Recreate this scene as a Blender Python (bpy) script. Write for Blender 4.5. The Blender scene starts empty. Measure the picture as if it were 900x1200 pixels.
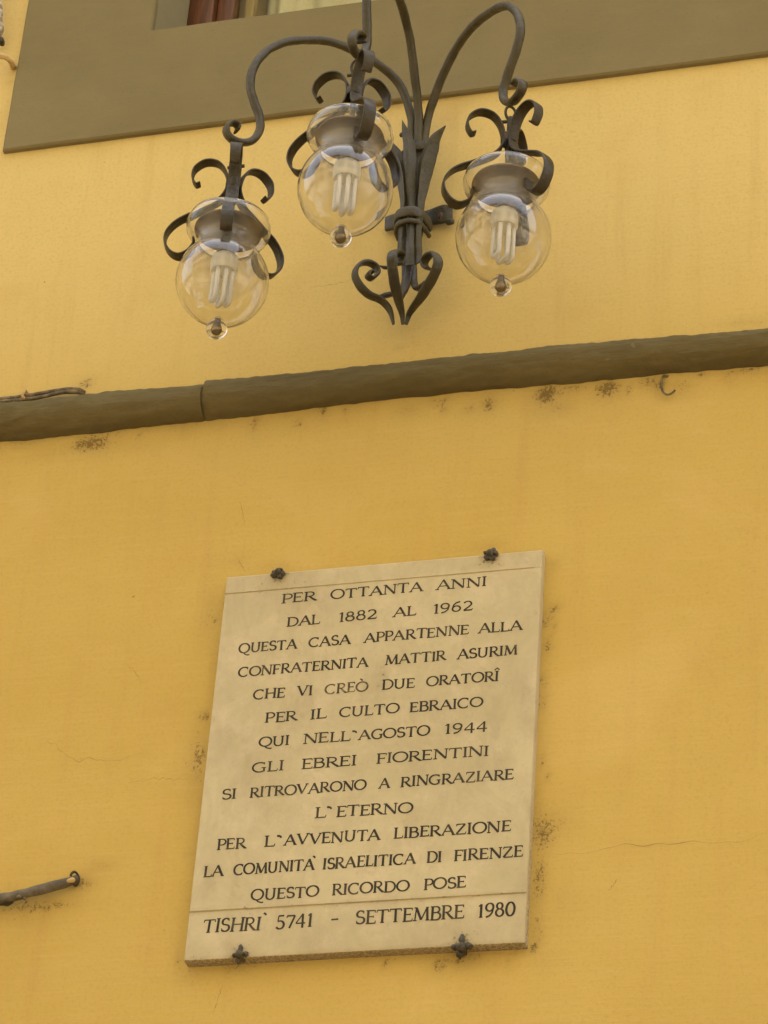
import bpy, bmesh, math, random
import numpy as np
from mathutils import Vector, Matrix, noise
R = math.radians
random.seed(7)
SC = bpy.context.scene
COL = SC.collection

# ---------------------------------------------------------------- camera (solved from the plaque's and the sill's vanishing points)
FPX = 3594.0
Vv = np.array([441., -5522., FPX]); Vv /= np.linalg.norm(Vv)
Ll = np.array([-13650., 1250., FPX]); Ll /= np.linalg.norm(Ll)
Xv = -Ll; Xv -= Vv * (Xv @ Vv); Xv /= np.linalg.norm(Xv)
Yv = np.cross(Vv, Xv)
DIST = 4.7
CAM = np.array([0., -DIST, 1.6])

def ray(px, py):
    d = np.array([px - 450., py - 600., FPX])
    return np.array([Xv @ d, Yv @ d, Vv @ d])

def at(px, py, y=0.0):
    """point of the vertical plane at distance y from the wall seen in a given direction"""
    w = ray(px, py)
    return CAM + w * ((y + DIST) / w[1])

def at_plane(px, py, p0, nrm):
    w = ray(px, py)
    return CAM + w * (np.dot(np.array(p0) - CAM, nrm) / np.dot(w, nrm))

cd = bpy.data.cameras.new('camera'); cam = bpy.data.objects.new('camera', cd); COL.objects.link(cam)
cd.sensor_fit = 'HORIZONTAL'; cd.sensor_width = 36; cd.lens = 36 * FPX / 900
cd.clip_start = 0.05; cd.clip_end = 500
rt = (Xv[0], Yv[0], Vv[0]); up = (-Xv[1], -Yv[1], -Vv[1]); bk = (-Xv[2], -Yv[2], -Vv[2])
cam.matrix_world = Matrix(((rt[0], up[0], bk[0], CAM[0]), (rt[1], up[1], bk[1], CAM[1]), (rt[2], up[2], bk[2], CAM[2]), (0, 0, 0, 1)))
SC.camera = cam

# ---------------------------------------------------------------- sky, sun, exposure
SUN_EL, SUN_AZ = 59.0, 158.0     # the sun stands behind the house: this wall is in shade, the house opposite is lit
wd = bpy.data.worlds.new('World'); SC.world = wd; wd.use_nodes = True
wn = wd.node_tree; wn.nodes.clear()
sky = wn.nodes.new('ShaderNodeTexSky'); sky.sky_type = 'NISHITA'; sky.sun_disc = False
sky.sun_elevation = R(SUN_EL); sky.sun_rotation = R(180 - SUN_AZ)
sky.air_density = 1.2; sky.dust_density = 5.0; sky.ozone_density = 0.6
hs = wn.nodes.new('ShaderNodeHueSaturation'); hs.inputs['Saturation'].default_value = 0.45
bg = wn.nodes.new('ShaderNodeBackground'); bg.inputs['Strength'].default_value = 0.15
wo = wn.nodes.new('ShaderNodeOutputWorld')
wn.links.new(sky.outputs[0], hs.inputs['Color']); wn.links.new(hs.outputs[0], bg.inputs[0]); wn.links.new(bg.outputs[0], wo.inputs[0])
sd = bpy.data.lights.new('sun', 'SUN'); sd.energy = 2.0; sd.angle = R(0.5); sd.color = (1.0, 0.94, 0.82)
so = bpy.data.objects.new('sun', sd); COL.objects.link(so)
sdir = Vector((math.sin(R(SUN_AZ)) * math.cos(R(SUN_EL)), -math.cos(R(SUN_AZ)) * math.cos(R(SUN_EL)), math.sin(R(SUN_EL))))
so.rotation_euler = sdir.to_track_quat('Z', 'Y').to_euler(); so.location = sdir * 20
SC.view_settings.view_transform = 'Standard'; SC.view_settings.look = 'None'
SC.view_settings.gamma = 1.0; SC.view_settings.exposure = 2.10
SC.render.engine = 'CYCLES'
SC.cycles.max_bounces = 14; SC.cycles.transmission_bounces = 14; SC.cycles.transparent_max_bounces = 12
SC.cycles.use_denoising = True

# ---------------------------------------------------------------- tagging and mesh helpers
def tag(o, label=None, cat=None, group=None, kind=None):
    for k, v in (('label', label), ('category', cat), ('group', group), ('kind', kind)):
        if v: o[k] = v
    return o

def empty(name, loc, label, cat, group=None):
    o = bpy.data.objects.new(name, None); COL.objects.link(o); o.location = loc
    o.empty_display_size = 0.05
    return tag(o, label, cat, group)

def link(name, me, mats, parent=None, smooth=False, loc=None, angle=None):
    o = bpy.data.objects.new(name, me); COL.objects.link(o)
    for m in (mats if isinstance(mats, (list, tuple)) else [mats]): me.materials.append(m)
    if smooth:
        me.polygons.foreach_set('use_smooth', [True] * len(me.polygons))
        if angle: me.set_sharp_from_angle(angle=R(angle))
    if parent is not None:
        o.parent = parent
        par = parent; off = Vector((0, 0, 0))
        while par is not None:
            off += par.location; par = par.parent
        # mesh data are written in world coordinates: shift back
        o.location = (Vector(loc) if loc is not None else Vector((0, 0, 0))) - off
    elif loc is not None: o.location = loc
    return o

def mesh(name, vs, fs):
    me = bpy.data.meshes.new(name); me.from_pydata([tuple(map(float, v)) for v in vs], [], [tuple(f) for f in fs]); me.update()
    return me

class MB:
    def __init__(s): s.v = []; s.f = []
    def add(s, vs, fs):
        n = len(s.v); s.v += [tuple(map(float, v)) for v in vs]; s.f += [tuple(i + n for i in f) for f in fs]; return s
    def box(s, a, b):
        x0, y0, z0 = a; x1, y1, z1 = b
        return s.add([(x0,y0,z0),(x1,y0,z0),(x1,y1,z0),(x0,y1,z0),(x0,y0,z1),(x1,y0,z1),(x1,y1,z1),(x0,y1,z1)],
                     [(0,3,2,1),(4,5,6,7),(0,1,5,4),(1,2,6,5),(2,3,7,6),(3,0,4,7)])
    def bevel(s, w, seg=2):
        bm = bmesh.new(); me = mesh('t', s.v, s.f); bm.from_mesh(me)
        bmesh.ops.bevel(bm, geom=bm.edges[:], offset=w, segments=seg, profile=0.6, affect='EDGES')
        bm.verts.index_update()
        s.v = [tuple(v.co) for v in bm.verts]; s.f = [tuple(v.index for v in f.verts) for f in bm.faces]
        bm.free(); bpy.data.meshes.remove(me); return s
    def me(s, name='m'): return mesh(name, s.v, s.f)

def spline(pts, n, closed=False):
    """Catmull-Rom resampled evenly by arc length"""
    P = [np.array(p, float) for p in pts]
    P = [2 * P[0] - P[1]] + P + [2 * P[-1] - P[-2]]
    out = []
    for i in range(1, len(P) - 2):
        for k in range(16):
            t = k / 16
            a, b, c, d = P[i-1], P[i], P[i+1], P[i+2]
            out.append(0.5 * ((2*b) + (-a+c)*t + (2*a-5*b+4*c-d)*t*t + (-a+3*b-3*c+d)*t**3))
    out.append(P[-2]); out = np.array(out)
    s = np.concatenate([[0], np.cumsum(np.linalg.norm(np.diff(out, axis=0), axis=1))])
    u = np.linspace(0, s[-1], n)
    return np.stack([np.interp(u, s, out[:, k]) for k in range(out.shape[1])], 1)

def interp(vals, n):
    if not isinstance(vals, (list, tuple)): return [vals] * n
    return list(np.interp(np.linspace(0, 1, n), np.linspace(0, 1, len(vals)), vals))

def sweep(mb, path, side, w, t, e=2.0, nseg=12, wob=0.0):
    """bar swept along a path: width w along 'side', thickness t across it; e=2 round bar, e>2 flat strap"""
    P = np.array(path); n = len(P); T = np.gradient(P, axis=0); T /= np.linalg.norm(T, axis=1)[:, None]
    W = interp(w, n); H = interp(t, n); vs = []; fs = []
    side = np.array(side, float); side /= np.linalg.norm(side)
    for i in range(n):
        b = side - T[i] * (side @ T[i]); b /= np.linalg.norm(b); nn = np.cross(T[i], b)
        for k in range(nseg):
            a = 2 * math.pi * (k + 0.5) / nseg; ca, sa = math.cos(a), math.sin(a)
            x = math.copysign(abs(ca) ** (2 / e), ca) * W[i] / 2; y = math.copysign(abs(sa) ** (2 / e), sa) * H[i] / 2
            p = P[i] + b * x + nn * y
            if wob:
                q = noise.noise_vector(Vector(p) * 45.0); p = p + np.array(q) * wob
            vs.append(p)
    for i in range(n - 1):
        for k in range(nseg):
            a = i * nseg + k; b_ = i * nseg + (k + 1) % nseg
            fs.append((a, b_, b_ + nseg, a + nseg))
    fs.append(tuple(range(nseg))[::-1]); fs.append(tuple((n - 1) * nseg + k for k in range(nseg)))
    return mb.add(vs, fs)

def lathe(mb, prof, c=(0, 0, 0), seg=48, closed=False):
    vs = []; fs = []; n = len(prof)
    idx = []
    for r, z in prof:
        if r < 1e-6: idx.append([len(vs)] * seg); vs.append((c[0], c[1], c[2] + z))
        else:
            row = []
            for k in range(seg):
                a = 2 * math.pi * k / seg; row.append(len(vs)); vs.append((c[0] + r * math.cos(a), c[1] + r * math.sin(a), c[2] + z))
            idx.append(row)
    rng = range(n if closed else n - 1)
    for i in rng:
        A = idx[i]; B = idx[(i + 1) % n]
        for k in range(seg):
            q = [A[k], A[(k + 1) % seg], B[(k + 1) % seg], B[k]]
            u = []
            for x in q:
                if x not in u: u.append(x)
            if len(u) > 2: fs.append(tuple(u))
    return mb.add(vs, fs)

# ---------------------------------------------------------------- material helpers
class NT:
    def __init__(s, name):
        s.m = bpy.data.materials.new(name); s.m.use_nodes = True; s.t = s.m.node_tree; s.t.nodes.clear()
        s.out = s.t.nodes.new('ShaderNodeOutputMaterial'); s.b = s.t.nodes.new('ShaderNodeBsdfPrincipled')
        s.t.links.new(s.b.outputs[0], s.out.inputs[0])
        s.co = s.t.nodes.new('ShaderNodeTexCoord').outputs['Object']
    def set(s, sock, v):
        if isinstance(v, bpy.types.NodeSocket): s.t.links.new(v, sock)
        else: sock.default_value = v
    def p(s, **kw):
        for k, v in kw.items(): s.set(s.b.inputs[k.replace('_', ' ')], v)
        return s
    def map(s, scale=(1, 1, 1), loc=(0, 0, 0), src=None):
        n = s.t.nodes.new('ShaderNodeMapping'); n.inputs['Scale'].default_value = scale; n.inputs['Location'].default_value = loc
        s.t.links.new(src or s.co, n.inputs[0]); return n.outputs[0]
    def noise(s, scale, detail=4, rough=0.55, src=None, dist=0.0):
        n = s.t.nodes.new('ShaderNodeTexNoise'); s.t.links.new(src or s.co, n.inputs['Vector'])
        n.inputs['Scale'].default_value = scale; n.inputs['Detail'].default_value = detail
        n.inputs['Roughness'].default_value = rough; n.inputs['Distortion'].default_value = dist
        return n.outputs['Fac']
    def math(s, op, a, b=0.0, c=0.0):
        n = s.t.nodes.new('ShaderNodeMath'); n.operation = op
        s.set(n.inputs[0], a); s.set(n.inputs[1], b); s.set(n.inputs[2], c); return n.outputs[0]
    def rng(s, v, a, b, c=0.0, d=1.0):
        n = s.t.nodes.new('ShaderNodeMapRange'); n.interpolation_type = 'SMOOTHSTEP'
        for i, x in enumerate((v, a, b, c, d)): s.set(n.inputs[i], x)
        return n.outputs[0]
    def mix(s, f, a, b, mode='MIX'):
        n = s.t.nodes.new('ShaderNodeMix'); n.data_type = 'RGBA'; n.blend_type = mode
        s.set(n.inputs[0], f); s.set(n.inputs[6], a if isinstance(a, bpy.types.NodeSocket) else (*a, 1)); s.set(n.inputs[7], b if isinstance(b, bpy.types.NodeSocket) else (*b, 1))
        return n.outputs[2]
    def attr(s, name):
        n = s.t.nodes.new('ShaderNodeAttribute'); n.attribute_name = name; return n.outputs['Fac']
    def bump(s, h, dist, strength=1.0, prev=None):
        n = s.t.nodes.new('ShaderNodeBump'); n.inputs['Distance'].default_value = dist; n.inputs['Strength'].default_value = strength
        s.t.links.new(h, n.inputs['Height'])
        if prev: s.t.links.new(prev, n.inputs['Normal'])
        s.t.links.new(n.outputs[0], s.b.inputs['Normal']); return n.outputs[0]

# ---- yellow plaster
w = NT('yellow_plaster')
big = w.noise(1.1, 5, 0.6); mid = w.noise(6.0, 5, 0.6); fine = w.noise(140, 3, 0.6)
brush = w.noise(9, 5, 0.65, w.map((0.8, 1, 14)))           # long horizontal brush marks
streak = w.noise(3.2, 4, 0.6, w.map((7, 1, 0.5)))          # faint runs
col = w.mix(w.rng(big, 0.3, 0.72), (0.540, 0.370, 0.090), (0.595, 0.420, 0.118))
szw = w.t.nodes.new('ShaderNodeSeparateXYZ'); w.t.links.new(w.co, szw.inputs[0])
upz = w.rng(w.math('ADD', szw.outputs[2], w.math('MULTIPLY', w.noise(2.0, 3), 0.3)), 4.95, 5.75)   # paler above the moulding: reflected light painted into the colour
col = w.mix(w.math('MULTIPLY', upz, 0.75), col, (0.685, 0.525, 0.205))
col = w.mix(w.math('MULTIPLY', w.rng(brush, 0.45, 0.75), 0.12), col, (0.72, 0.52, 0.23))
col = w.mix(w.math('MULTIPLY', w.rng(streak, 0.5, 0.8), 0.30), col, (0.47, 0.29, 0.085))
col = w.mix(w.math('MULTIPLY', w.rng(mid, 0.50, 0.8), 0.30), col, (0.50, 0.31, 0.09))
col = w.mix(w.math('MULTIPLY', w.rng(fine, 0.45, 0.8), 0.24), col, (0.36, 0.23, 0.08))
patch = w.noise(2.3, 6, 0.62, w.map((1, 1, 1.3), (9, 0, 2)), 0.8)
col = w.mix(w.math('MULTIPLY', w.rng(patch, 0.52, 0.66), 0.16), col, (0.70, 0.50, 0.20))
dirt_shade = w.attr('dirt_shade')
speck = w.noise(150, 5, 0.75); speck2 = w.noise(260, 2, 0.6)
speck = w.math('MAXIMUM', speck, w.math('ADD', w.noise(95, 7, 0.78, w.map((1, 1, .7), (3, 1, 8)), 0.8), -0.005))
thr = w.math('SUBTRACT', 0.77, w.math('MULTIPLY', dirt_shade, 0.34))
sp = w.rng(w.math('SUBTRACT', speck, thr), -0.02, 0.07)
col = w.mix(w.math('MULTIPLY', sp, w.rng(dirt_shade, 0.02, 0.3, 0, 0.72)), col, (0.085, 0.055, 0.022))
col = w.mix(w.math('MULTIPLY', dirt_shade, 0.30), col, (0.23, 0.15, 0.055))
iso = w.rng(w.noise(42, 2, 0.5, w.map((1, 1, 1), (5, 3, 1))), 0.765, 0.80)   # isolated pits
col = w.mix(w.math('MULTIPLY', iso, 0.55), col, (0.16, 0.10, 0.035))
w.p(Base_Color=col, Roughness=0.9, Specular_IOR_Level=0.2)
h = w.math('ADD', w.math('MULTIPLY', brush, 0.45), w.math('MULTIPLY', w.noise(30, 5, 0.6), 0.8))
h = w.math('SUBTRACT', h, w.math('MULTIPLY', sp, 0.5))
n1 = w.bump(h, 0.0012, 0.6); w.bump(fine, 0.0005, 0.6, n1)
M_WALL = w.m

# ---- olive grey plaster of the window surround and the moulding
def olive(name, c1, c2, rough_b, vis=0.4):
    w = NT(name); a = w.noise(3, 5, 0.6); b = w.noise(26, 5, 0.65, w.map((0.5, 1, 2.2))); f = w.noise(160, 3, 0.6)
    col = w.mix(w.rng(a, 0.3, 0.7), c1, c2)
    col = w.mix(w.math('MULTIPLY', w.rng(b, 0.45, 0.75), vis), col, tuple(x * 1.25 for x in c2))
    col = w.mix(w.math('MULTIPLY', w.rng(f, 0.55, 0.8), 0.3), col, tuple(x * 0.55 for x in c1))
    pit = w.rng(w.noise(33, 2, 0.5, w.map((1, 1, 1), (2, 7, 4))), 0.77, 0.80)
    col = w.mix(w.math('MULTIPLY', pit, 0.25), col, (0.30, 0.25, 0.13))
    w.p(Base_Color=col, Roughness=0.88, Specular_IOR_Level=0.25)
    n = w.bump(b, rough_b, 0.9); w.bump(f, 0.0006, 0.6, n); return w.m
M_SURR = olive('olive_plaster', (0.195, 0.155, 0.068), (0.222, 0.178, 0.082), 0.0005, 0.12)
M_MOULD = olive('brown_moulding_plaster', (0.108, 0.082, 0.028), (0.150, 0.116, 0.045), 0.0055, 0.3)
M_REVEAL = olive('pale_reveal_plaster', (0.27, 0.23, 0.12), (0.30, 0.255, 0.14), 0.0006, 0.1)

# ---- marble
w = NT('aged_marble')
veins = w.noise(5.5, 8, 0.62, w.map((1.5, 1, 0.75), (3, 0, 1)), 1.6); cl = w.noise(2.6, 5, 0.6, None, 0.6); f = w.noise(90, 4, 0.7)
col = w.mix(w.rng(cl, 0.3, 0.7), (0.485, 0.408, 0.225), (0.570, 0.485, 0.285))
vr = w.math('ABSOLUTE', w.math('SUBTRACT', veins, 0.5))
col = w.mix(w.rng(vr, 0.0, 0.10, 0.20, 0.0), col, (0.38, 0.31, 0.19))
col = w.mix(w.math('MULTIPLY', w.rng(w.noise(14, 5, 0.65), 0.45, 0.75), 0.45), col, (0.68, 0.56, 0.36))
col = w.mix(w.math('MULTIPLY', w.rng(f, 0.52, 0.8), 0.28), col, (0.34, 0.26, 0.14))
dz = w.attr('dirt_shade'); sp = w.rng(w.math('SUBTRACT', w.noise(170, 4, 0.75), w.math('SUBTRACT', 0.80, w.math('MULTIPLY', dz, 0.36))), -0.01, 0.07)
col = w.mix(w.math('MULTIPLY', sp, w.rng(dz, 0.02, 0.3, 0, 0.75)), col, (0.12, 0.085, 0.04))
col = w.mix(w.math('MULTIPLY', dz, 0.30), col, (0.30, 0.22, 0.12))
w.p(Base_Color=col, Roughness=w.rng(cl, 0.3, 0.7, 0.5, 0.65), Specular_IOR_Level=0.35)
col = w.mix(w.math('MULTIPLY', w.rng(w.noise(7, 5, 0.65, w.map((1.6, 1, .8), (2, 2, 2))), 0.5, 0.72), 0.38), col, (0.36, 0.285, 0.155))
w.p(Base_Color=col)
n1 = w.bump(w.noise(40, 5, 0.6), 0.0009, 0.8)
M_MARBLE = w.m

w = NT('faded_letter_paint')
f = w.noise(60, 4, 0.7); g = w.noise(9, 3, 0.5)
col = w.mix(w.rng(f, 0.45, 0.75), (0.030, 0.025, 0.015), (0.090, 0.073, 0.040))
col = w.mix(w.math('MULTIPLY', w.rng(g, 0.5, 0.7), 0.25), col, (0.14, 0.11, 0.06))
w.p(Base_Color=col, Roughness=0.85); M_LETTER = w.m
w = NT('worn_letter_paint'); f = w.noise(80, 4, 0.7)
w.p(Base_Color=w.mix(w.rng(f, 0.4, 0.65), (0.07, 0.056, 0.032), (0.24, 0.185, 0.10)), Roughness=0.85); M_LETTER2 = w.m

# ---- wrought iron
def iron(name, c1, c2, rust=0.35):
    w = NT(name); a = w.noise(14, 5, 0.65); f = w.noise(130, 4, 0.7); r = w.noise(24, 5, 0.7, w.map((1, 1, 1), (4, 2, 9)))
    col = w.mix(w.rng(a, 0.35, 0.7), c1, c2)
    col = w.mix(w.math('MULTIPLY', w.rng(r, 0.58, 0.75), rust), col, (0.16, 0.075, 0.028))
    col = w.mix(w.math('MULTIPLY', w.rng(f, 0.5, 0.75), 0.35), col, tuple(x * 0.45 for x in c1))
    # settled dust on faces that look up
    g = w.t.nodes.new('ShaderNodeNewGeometry'); sx = w.t.nodes.new('ShaderNodeSeparateXYZ'); w.t.links.new(g.outputs['Normal'], sx.inputs[0])
    col = w.mix(w.rng(sx.outputs[2], 0.1, 0.9, 0, 0.35), col, (0.15, 0.125, 0.064))
    w.p(Base_Color=col, Roughness=w.rng(a, 0.3, 0.7, 0.34, 0.6), Metallic=0.25, Specular_IOR_Level=0.5)
    n = w.bump(w.noise(70, 4, 0.6), 0.0026, 1.0); w.bump(f, 0.0006, 0.8, n); return w.m
M_IRON = iron('dusty_wrought_iron', (0.050, 0.041, 0.019), (0.084, 0.069, 0.033))
M_IRON_D = iron('dark_wrought_iron', (0.034, 0.026, 0.012), (0.060, 0.047, 0.022))
M_STUD = iron('corroded_stud_iron', (0.05, 0.042, 0.026), (0.11, 0.09, 0.055), 0.6)
M_RUST = iron('rusty_iron', (0.06, 0.026, 0.010), (0.11, 0.05, 0.02), 0.8)

# ---- glass
w = NT('clear_lamp_glass')
f = w.noise(30, 5, 0.7); 
w.p(Base_Color=(0.985, 0.98, 0.965, 1), Roughness=w.rng(f, 0.45, 0.8, 0.0, 0.10), IOR=1.46, Transmission_Weight=1.0)
w.bump(w.noise(16, 2, 0.5), 0.0012, 0.5)
df = w.t.nodes.new('ShaderNodeBsdfDiffuse'); df.inputs['Color'].default_value = (0.62, 0.58, 0.50, 1)
ms = w.t.nodes.new('ShaderNodeMixShader'); sx = w.t.nodes.new('ShaderNodeSeparateXYZ'); w.t.links.new(w.co, sx.inputs[0])
ms.inputs[0].default_value = 0.05
w.t.links.new(w.math('MULTIPLY', w.math('MULTIPLY', w.rng(sx.outputs[2], 0.0, 0.085, 0.03, 0.27), w.rng(sx.outputs[2], 0.092, 0.115, 1.0, 0.4)), w.rng(w.noise(22, 5, 0.65), 0.3, 0.7, 0.6, 1.0)), ms.inputs[0])
w.t.links.new(w.b.outputs[0], ms.inputs[1]); w.t.links.new(df.outputs[0], ms.inputs[2]); w.t.links.new(ms.outputs[0], w.out.inputs[0])
M_GLASS = w.m
w = NT('window_glass'); w.p(Base_Color=(0.95, 0.97, 0.95, 1), Roughness=0.02, IOR=1.1, Transmission_Weight=1.0); M_PANE = w.m
w = NT('tube_phosphor'); w.p(Base_Color=(0.86, 0.84, 0.76, 1), Roughness=0.25); M_TUBE = w.m
w = NT('bulb_base_plastic'); w.p(Base_Color=(0.82, 0.76, 0.60, 1), Roughness=0.4); M_BASE = w.m
w = NT('holder_metal'); w.p(Base_Color=w.mix(w.rng(w.noise(30, 4), 0.4, 0.7), (0.15, 0.105, 0.045), (0.24, 0.175, 0.08)), Roughness=0.26, Metallic=0.75); M_HOLD = w.m
# ---- joinery and cloth
w = NT('red_brown_wood')
g = w.noise(8, 6, 0.6, w.map((14, 14, 0.8)))
w.p(Base_Color=w.mix(w.rng(g, 0.35, 0.7), (0.09, 0.032, 0.012), (0.17, 0.064, 0.024)), Roughness=0.35); w.bump(g, 0.0005, 0.5); M_WOOD = w.m
w = NT('cream_curtain'); g = w.noise(220, 2, 0.5, w.map((1, 1, 0.4)))
w.p(Base_Color=w.mix(g, (0.60, 0.54, 0.28), (0.72, 0.65, 0.38)), Roughness=0.9); M_CURT = w.m
w = NT('mustard_lining'); w.p(Base_Color=(0.42, 0.30, 0.09, 1), Roughness=0.8); M_LINING = w.m
# ---- cables, paint
w = NT('weathered_cable'); a = w.noise(40, 5, 0.7)
w.p(Base_Color=w.mix(w.rng(a, 0.35, 0.7), (0.075, 0.055, 0.028), (0.27, 0.20, 0.10)), Roughness=0.7); w.bump(a, 0.001, 0.8); M_CABLE = w.m
w = NT('grey_conduit'); a = w.noise(34, 5, 0.7)
w.p(Base_Color=w.mix(w.rng(a, 0.35, 0.72), (0.07, 0.056, 0.033), (0.19, 0.15, 0.09)), Roughness=0.6); w.bump(a, 0.0012, 0.8); M_COND = w.m
w = NT('yellow_painted_metal'); a = w.noise(40, 5, 0.7)
w.p(Base_Color=w.mix(w.rng(a, 0.35, 0.7), (0.46, 0.30, 0.10), (0.62, 0.43, 0.18)), Roughness=0.6); M_YPAINT = w.m
w = NT('pale_weathered_paint'); a = w.noise(60, 5, 0.7)
w.p(Base_Color=w.mix(w.rng(a, 0.4, 0.62), (0.22, 0.17, 0.10), (0.58, 0.50, 0.36)), Roughness=0.8); w.bump(a, 0.002, 0.9); M_PALE = w.m
w = NT('crack_line'); w.p(Base_Color=(0.22, 0.14, 0.045, 1), Roughness=0.95); M_CRACK = w.m
# ---- street
w = NT('street_stone'); a = w.noise(3, 5, 0.6)
w.p(Base_Color=w.mix(w.rng(a, 0.3, 0.7), (0.22, 0.18, 0.13), (0.34, 0.28, 0.20)), Roughness=0.85); w.bump(w.noise(20, 4), 0.004); M_STREET = w.m
w = NT('opposite_plaster'); a = w.noise(0.8, 5, 0.6)
w.p(Base_Color=w.mix(w.rng(a, 0.3, 0.7), (0.50, 0.43, 0.30), (0.60, 0.52, 0.37)), Roughness=0.9); M_OPP = w.m
w = NT('green_shutter_paint'); w.p(Base_Color=(0.06, 0.09, 0.05, 1), Roughness=0.5); M_SHUT = w.m
w = NT('stone_trim'); w.p(Base_Color=(0.42, 0.37, 0.28, 1), Roughness=0.85); M_STONE = w.m
w = NT('dark_pane'); w.p(Base_Color=(0.02, 0.025, 0.03, 1), Roughness=0.06); M_DPANE = w.m
w = NT('terracotta'); w.p(Base_Color=(0.35, 0.14, 0.07, 1), Roughness=0.8); M_TILE = w.m

# ================================================================ THE YELLOW BUILDING
facade = empty('plastered_house', (-1.6, 0, 0), 'yellow plastered house front with grey window surround and brown moulding', 'building')

dirt_shade_spots = []   # (x, z, rx, rz, amount)
for px, py, rx, rz, a in [(108, 520, .06, .03, .95), (95, 527, .12, .02, .5), (300, 492, .25, .015, .35), (640, 462, .035, .035, 1.0), (650, 478, .05, .03, .6), (668, 456, .06, .012, .8),
        (712, 455, .035, .03, .95), (760, 448, .03, .02, .8), (800, 452, .03, .025, .6), (516, 472, .02, .012, .9), (480, 480, .035, .02, .6), (875, 434, .05, .015, .7),
        (870, 378, .07, .012, .55), (101, 450, .022, .018, .9), (322, 664, .05, .02, .45), (275, 655, .05, .02, .35), (245, 720, .02, .07, .55), (232, 890, .03, .09, .7), (236, 960, .015, .16, .45),
        (636, 975, .035, .05, .85), (650, 965, .045, .035, .6), (632, 1030, .022, .07, .8), (630, 1090, .018, .05, .6), (655, 1060, .06, .05, .35),
        (98, 1034, .03, .022, .75), (118, 1014, .035, .014, .6), (45, 1062, .10, .018, .8), (30, 1075, .07, .03, .5), (280, 1134, .05, .012, .75), (300, 1140, .2, .018, .3), (540, 1125, .05, .018, .75), (225, 1145, .04, .012, .6),
        (15, 96, .03, .012, .6), (12, 80, .03, .03, .5), (4, 55, .02, .06, .5), (529, 245, .02, .02, .7), (500, 290, .03, .02, .35), (468, 408, .012, .01, .7), (475, 388, .03, .02, .45), (640, 1127, .03, .02, .4), (575, 640, .03, .015, .5), (30, 520, .08, .015, .6)]:
    q = at(px, py); dirt_shade_spots.append((q[0], q[2], rx, rz, a))
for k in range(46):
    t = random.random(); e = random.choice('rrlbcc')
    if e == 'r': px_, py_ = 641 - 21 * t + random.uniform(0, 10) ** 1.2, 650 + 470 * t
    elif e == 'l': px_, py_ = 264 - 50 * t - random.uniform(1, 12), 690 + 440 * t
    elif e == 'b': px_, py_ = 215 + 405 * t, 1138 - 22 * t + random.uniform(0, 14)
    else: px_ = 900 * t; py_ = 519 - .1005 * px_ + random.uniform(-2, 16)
    q = at(px_, py_); dirt_shade_spots.append((q[0], q[2], random.uniform(.006, .022), random.uniform(.008, .03), random.uniform(.5, 1.0)))
for k in range(30):      # soft contact shade beside and below the slab, painted in as grime
    t = k / 29; q = at(261 - 50.5 * t, 690 + 440 * t); dirt_shade_spots.append((q[0] + .004, q[2], random.uniform(.010, .017), .022, random.uniform(.25, .5)))
    q = at(218 + 400 * t, 1136 - 22 * t); dirt_shade_spots.append((q[0], q[2], .02, random.uniform(.008, .014), random.uniform(.3, .55)))
streaks = [(640, .03), (712, .02), (300, .05), (108, .04), (530, .03)]

def dirt_shade_at(x, z):
    d = 0.0
    for cx, cz, rx, rz, a in dirt_shade_spots:
        q = ((x - cx) / rx) ** 2 + ((z - cz) / rz) ** 2
        if q < 6: d = max(d, a * math.exp(-q))
    return d

WX0, WX1, WZ0 = -2.11, -0.95, 6.125     # window opening
def wall_mesh():
    xs = [-16, -8, -4.5, -3.2] + list(np.arange(-2.7, -0.36, 0.0116)) + [0.5, 2, 5, 12]
    xs = sorted([x for x in xs if abs(x - WX0) > .004 and abs(x - WX1) > .004] + [WX0, WX1])
    zs = [0, 1.5, 3.0] + list(np.arange(3.5, 6.5, 0.0125)) + [7.0, 8.1, 10, 12.5]
    zs = sorted([z for z in zs if abs(z - WZ0) > .005] + [WZ0])
    vs = []; fs = []; at_ = []
    for z in zs:
        for x in xs:
            y = 0.0
            if -2.7 < x < -.4 and 3.5 < z < 6.5:
                y = 0.0022 * noise.noise(Vector((x * 3.1, z * 3.1, 2.0))) + 0.0008 * noise.noise(Vector((x * 11, z * 16, 5.0)))
                if abs(x - WX0) < .02 or abs(x - WX1) < .02 or abs(z - WZ0) < .02: y = 0.0
                at_.append(dirt_shade_at(x, z))
            else: at_.append(0.0)
            vs.append((x, y, z))
    n = len(xs)
    for j in range(len(zs) - 1):
        for i in range(n - 1):
            cx = (xs[i] + xs[i+1]) / 2; cz = (zs[j] + zs[j+1]) / 2
            if WX0 < cx < WX1 and WZ0 < cz < 8.1: continue
            fs.append((j*n+i, j*n+i+1, (j+1)*n+i+1, (j+1)*n+i))
    me = mesh('wall', vs, fs)
    a = me.attributes.new('dirt_shade', 'FLOAT', 'POINT'); a.data.foreach_set('value', at_)
    return me
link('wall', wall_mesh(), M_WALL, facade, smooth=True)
# the masonry behind the plaster skin (keeps light out and gives the house its depth)
mb = MB(); mb.box((-16, .34, 0), (12, .5, 12.5)); mb.box((-16, .01, 12.3), (12, .34, 12.5)); mb.box((-16.0, .01, 0), (-15.8, .34, 12.3)); mb.box((11.8, .01, 0), (12, .34, 12.3))
link('masonry', mb.me(), M_WALL, facade)
mb = MB(); mb.box((-16.5, -.45, 12.52), (12.5, .6, 12.75)); link('added_eave', mb.me(), M_TILE, facade)  # overhang out of view, added and sized for the sky it blocks

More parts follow.
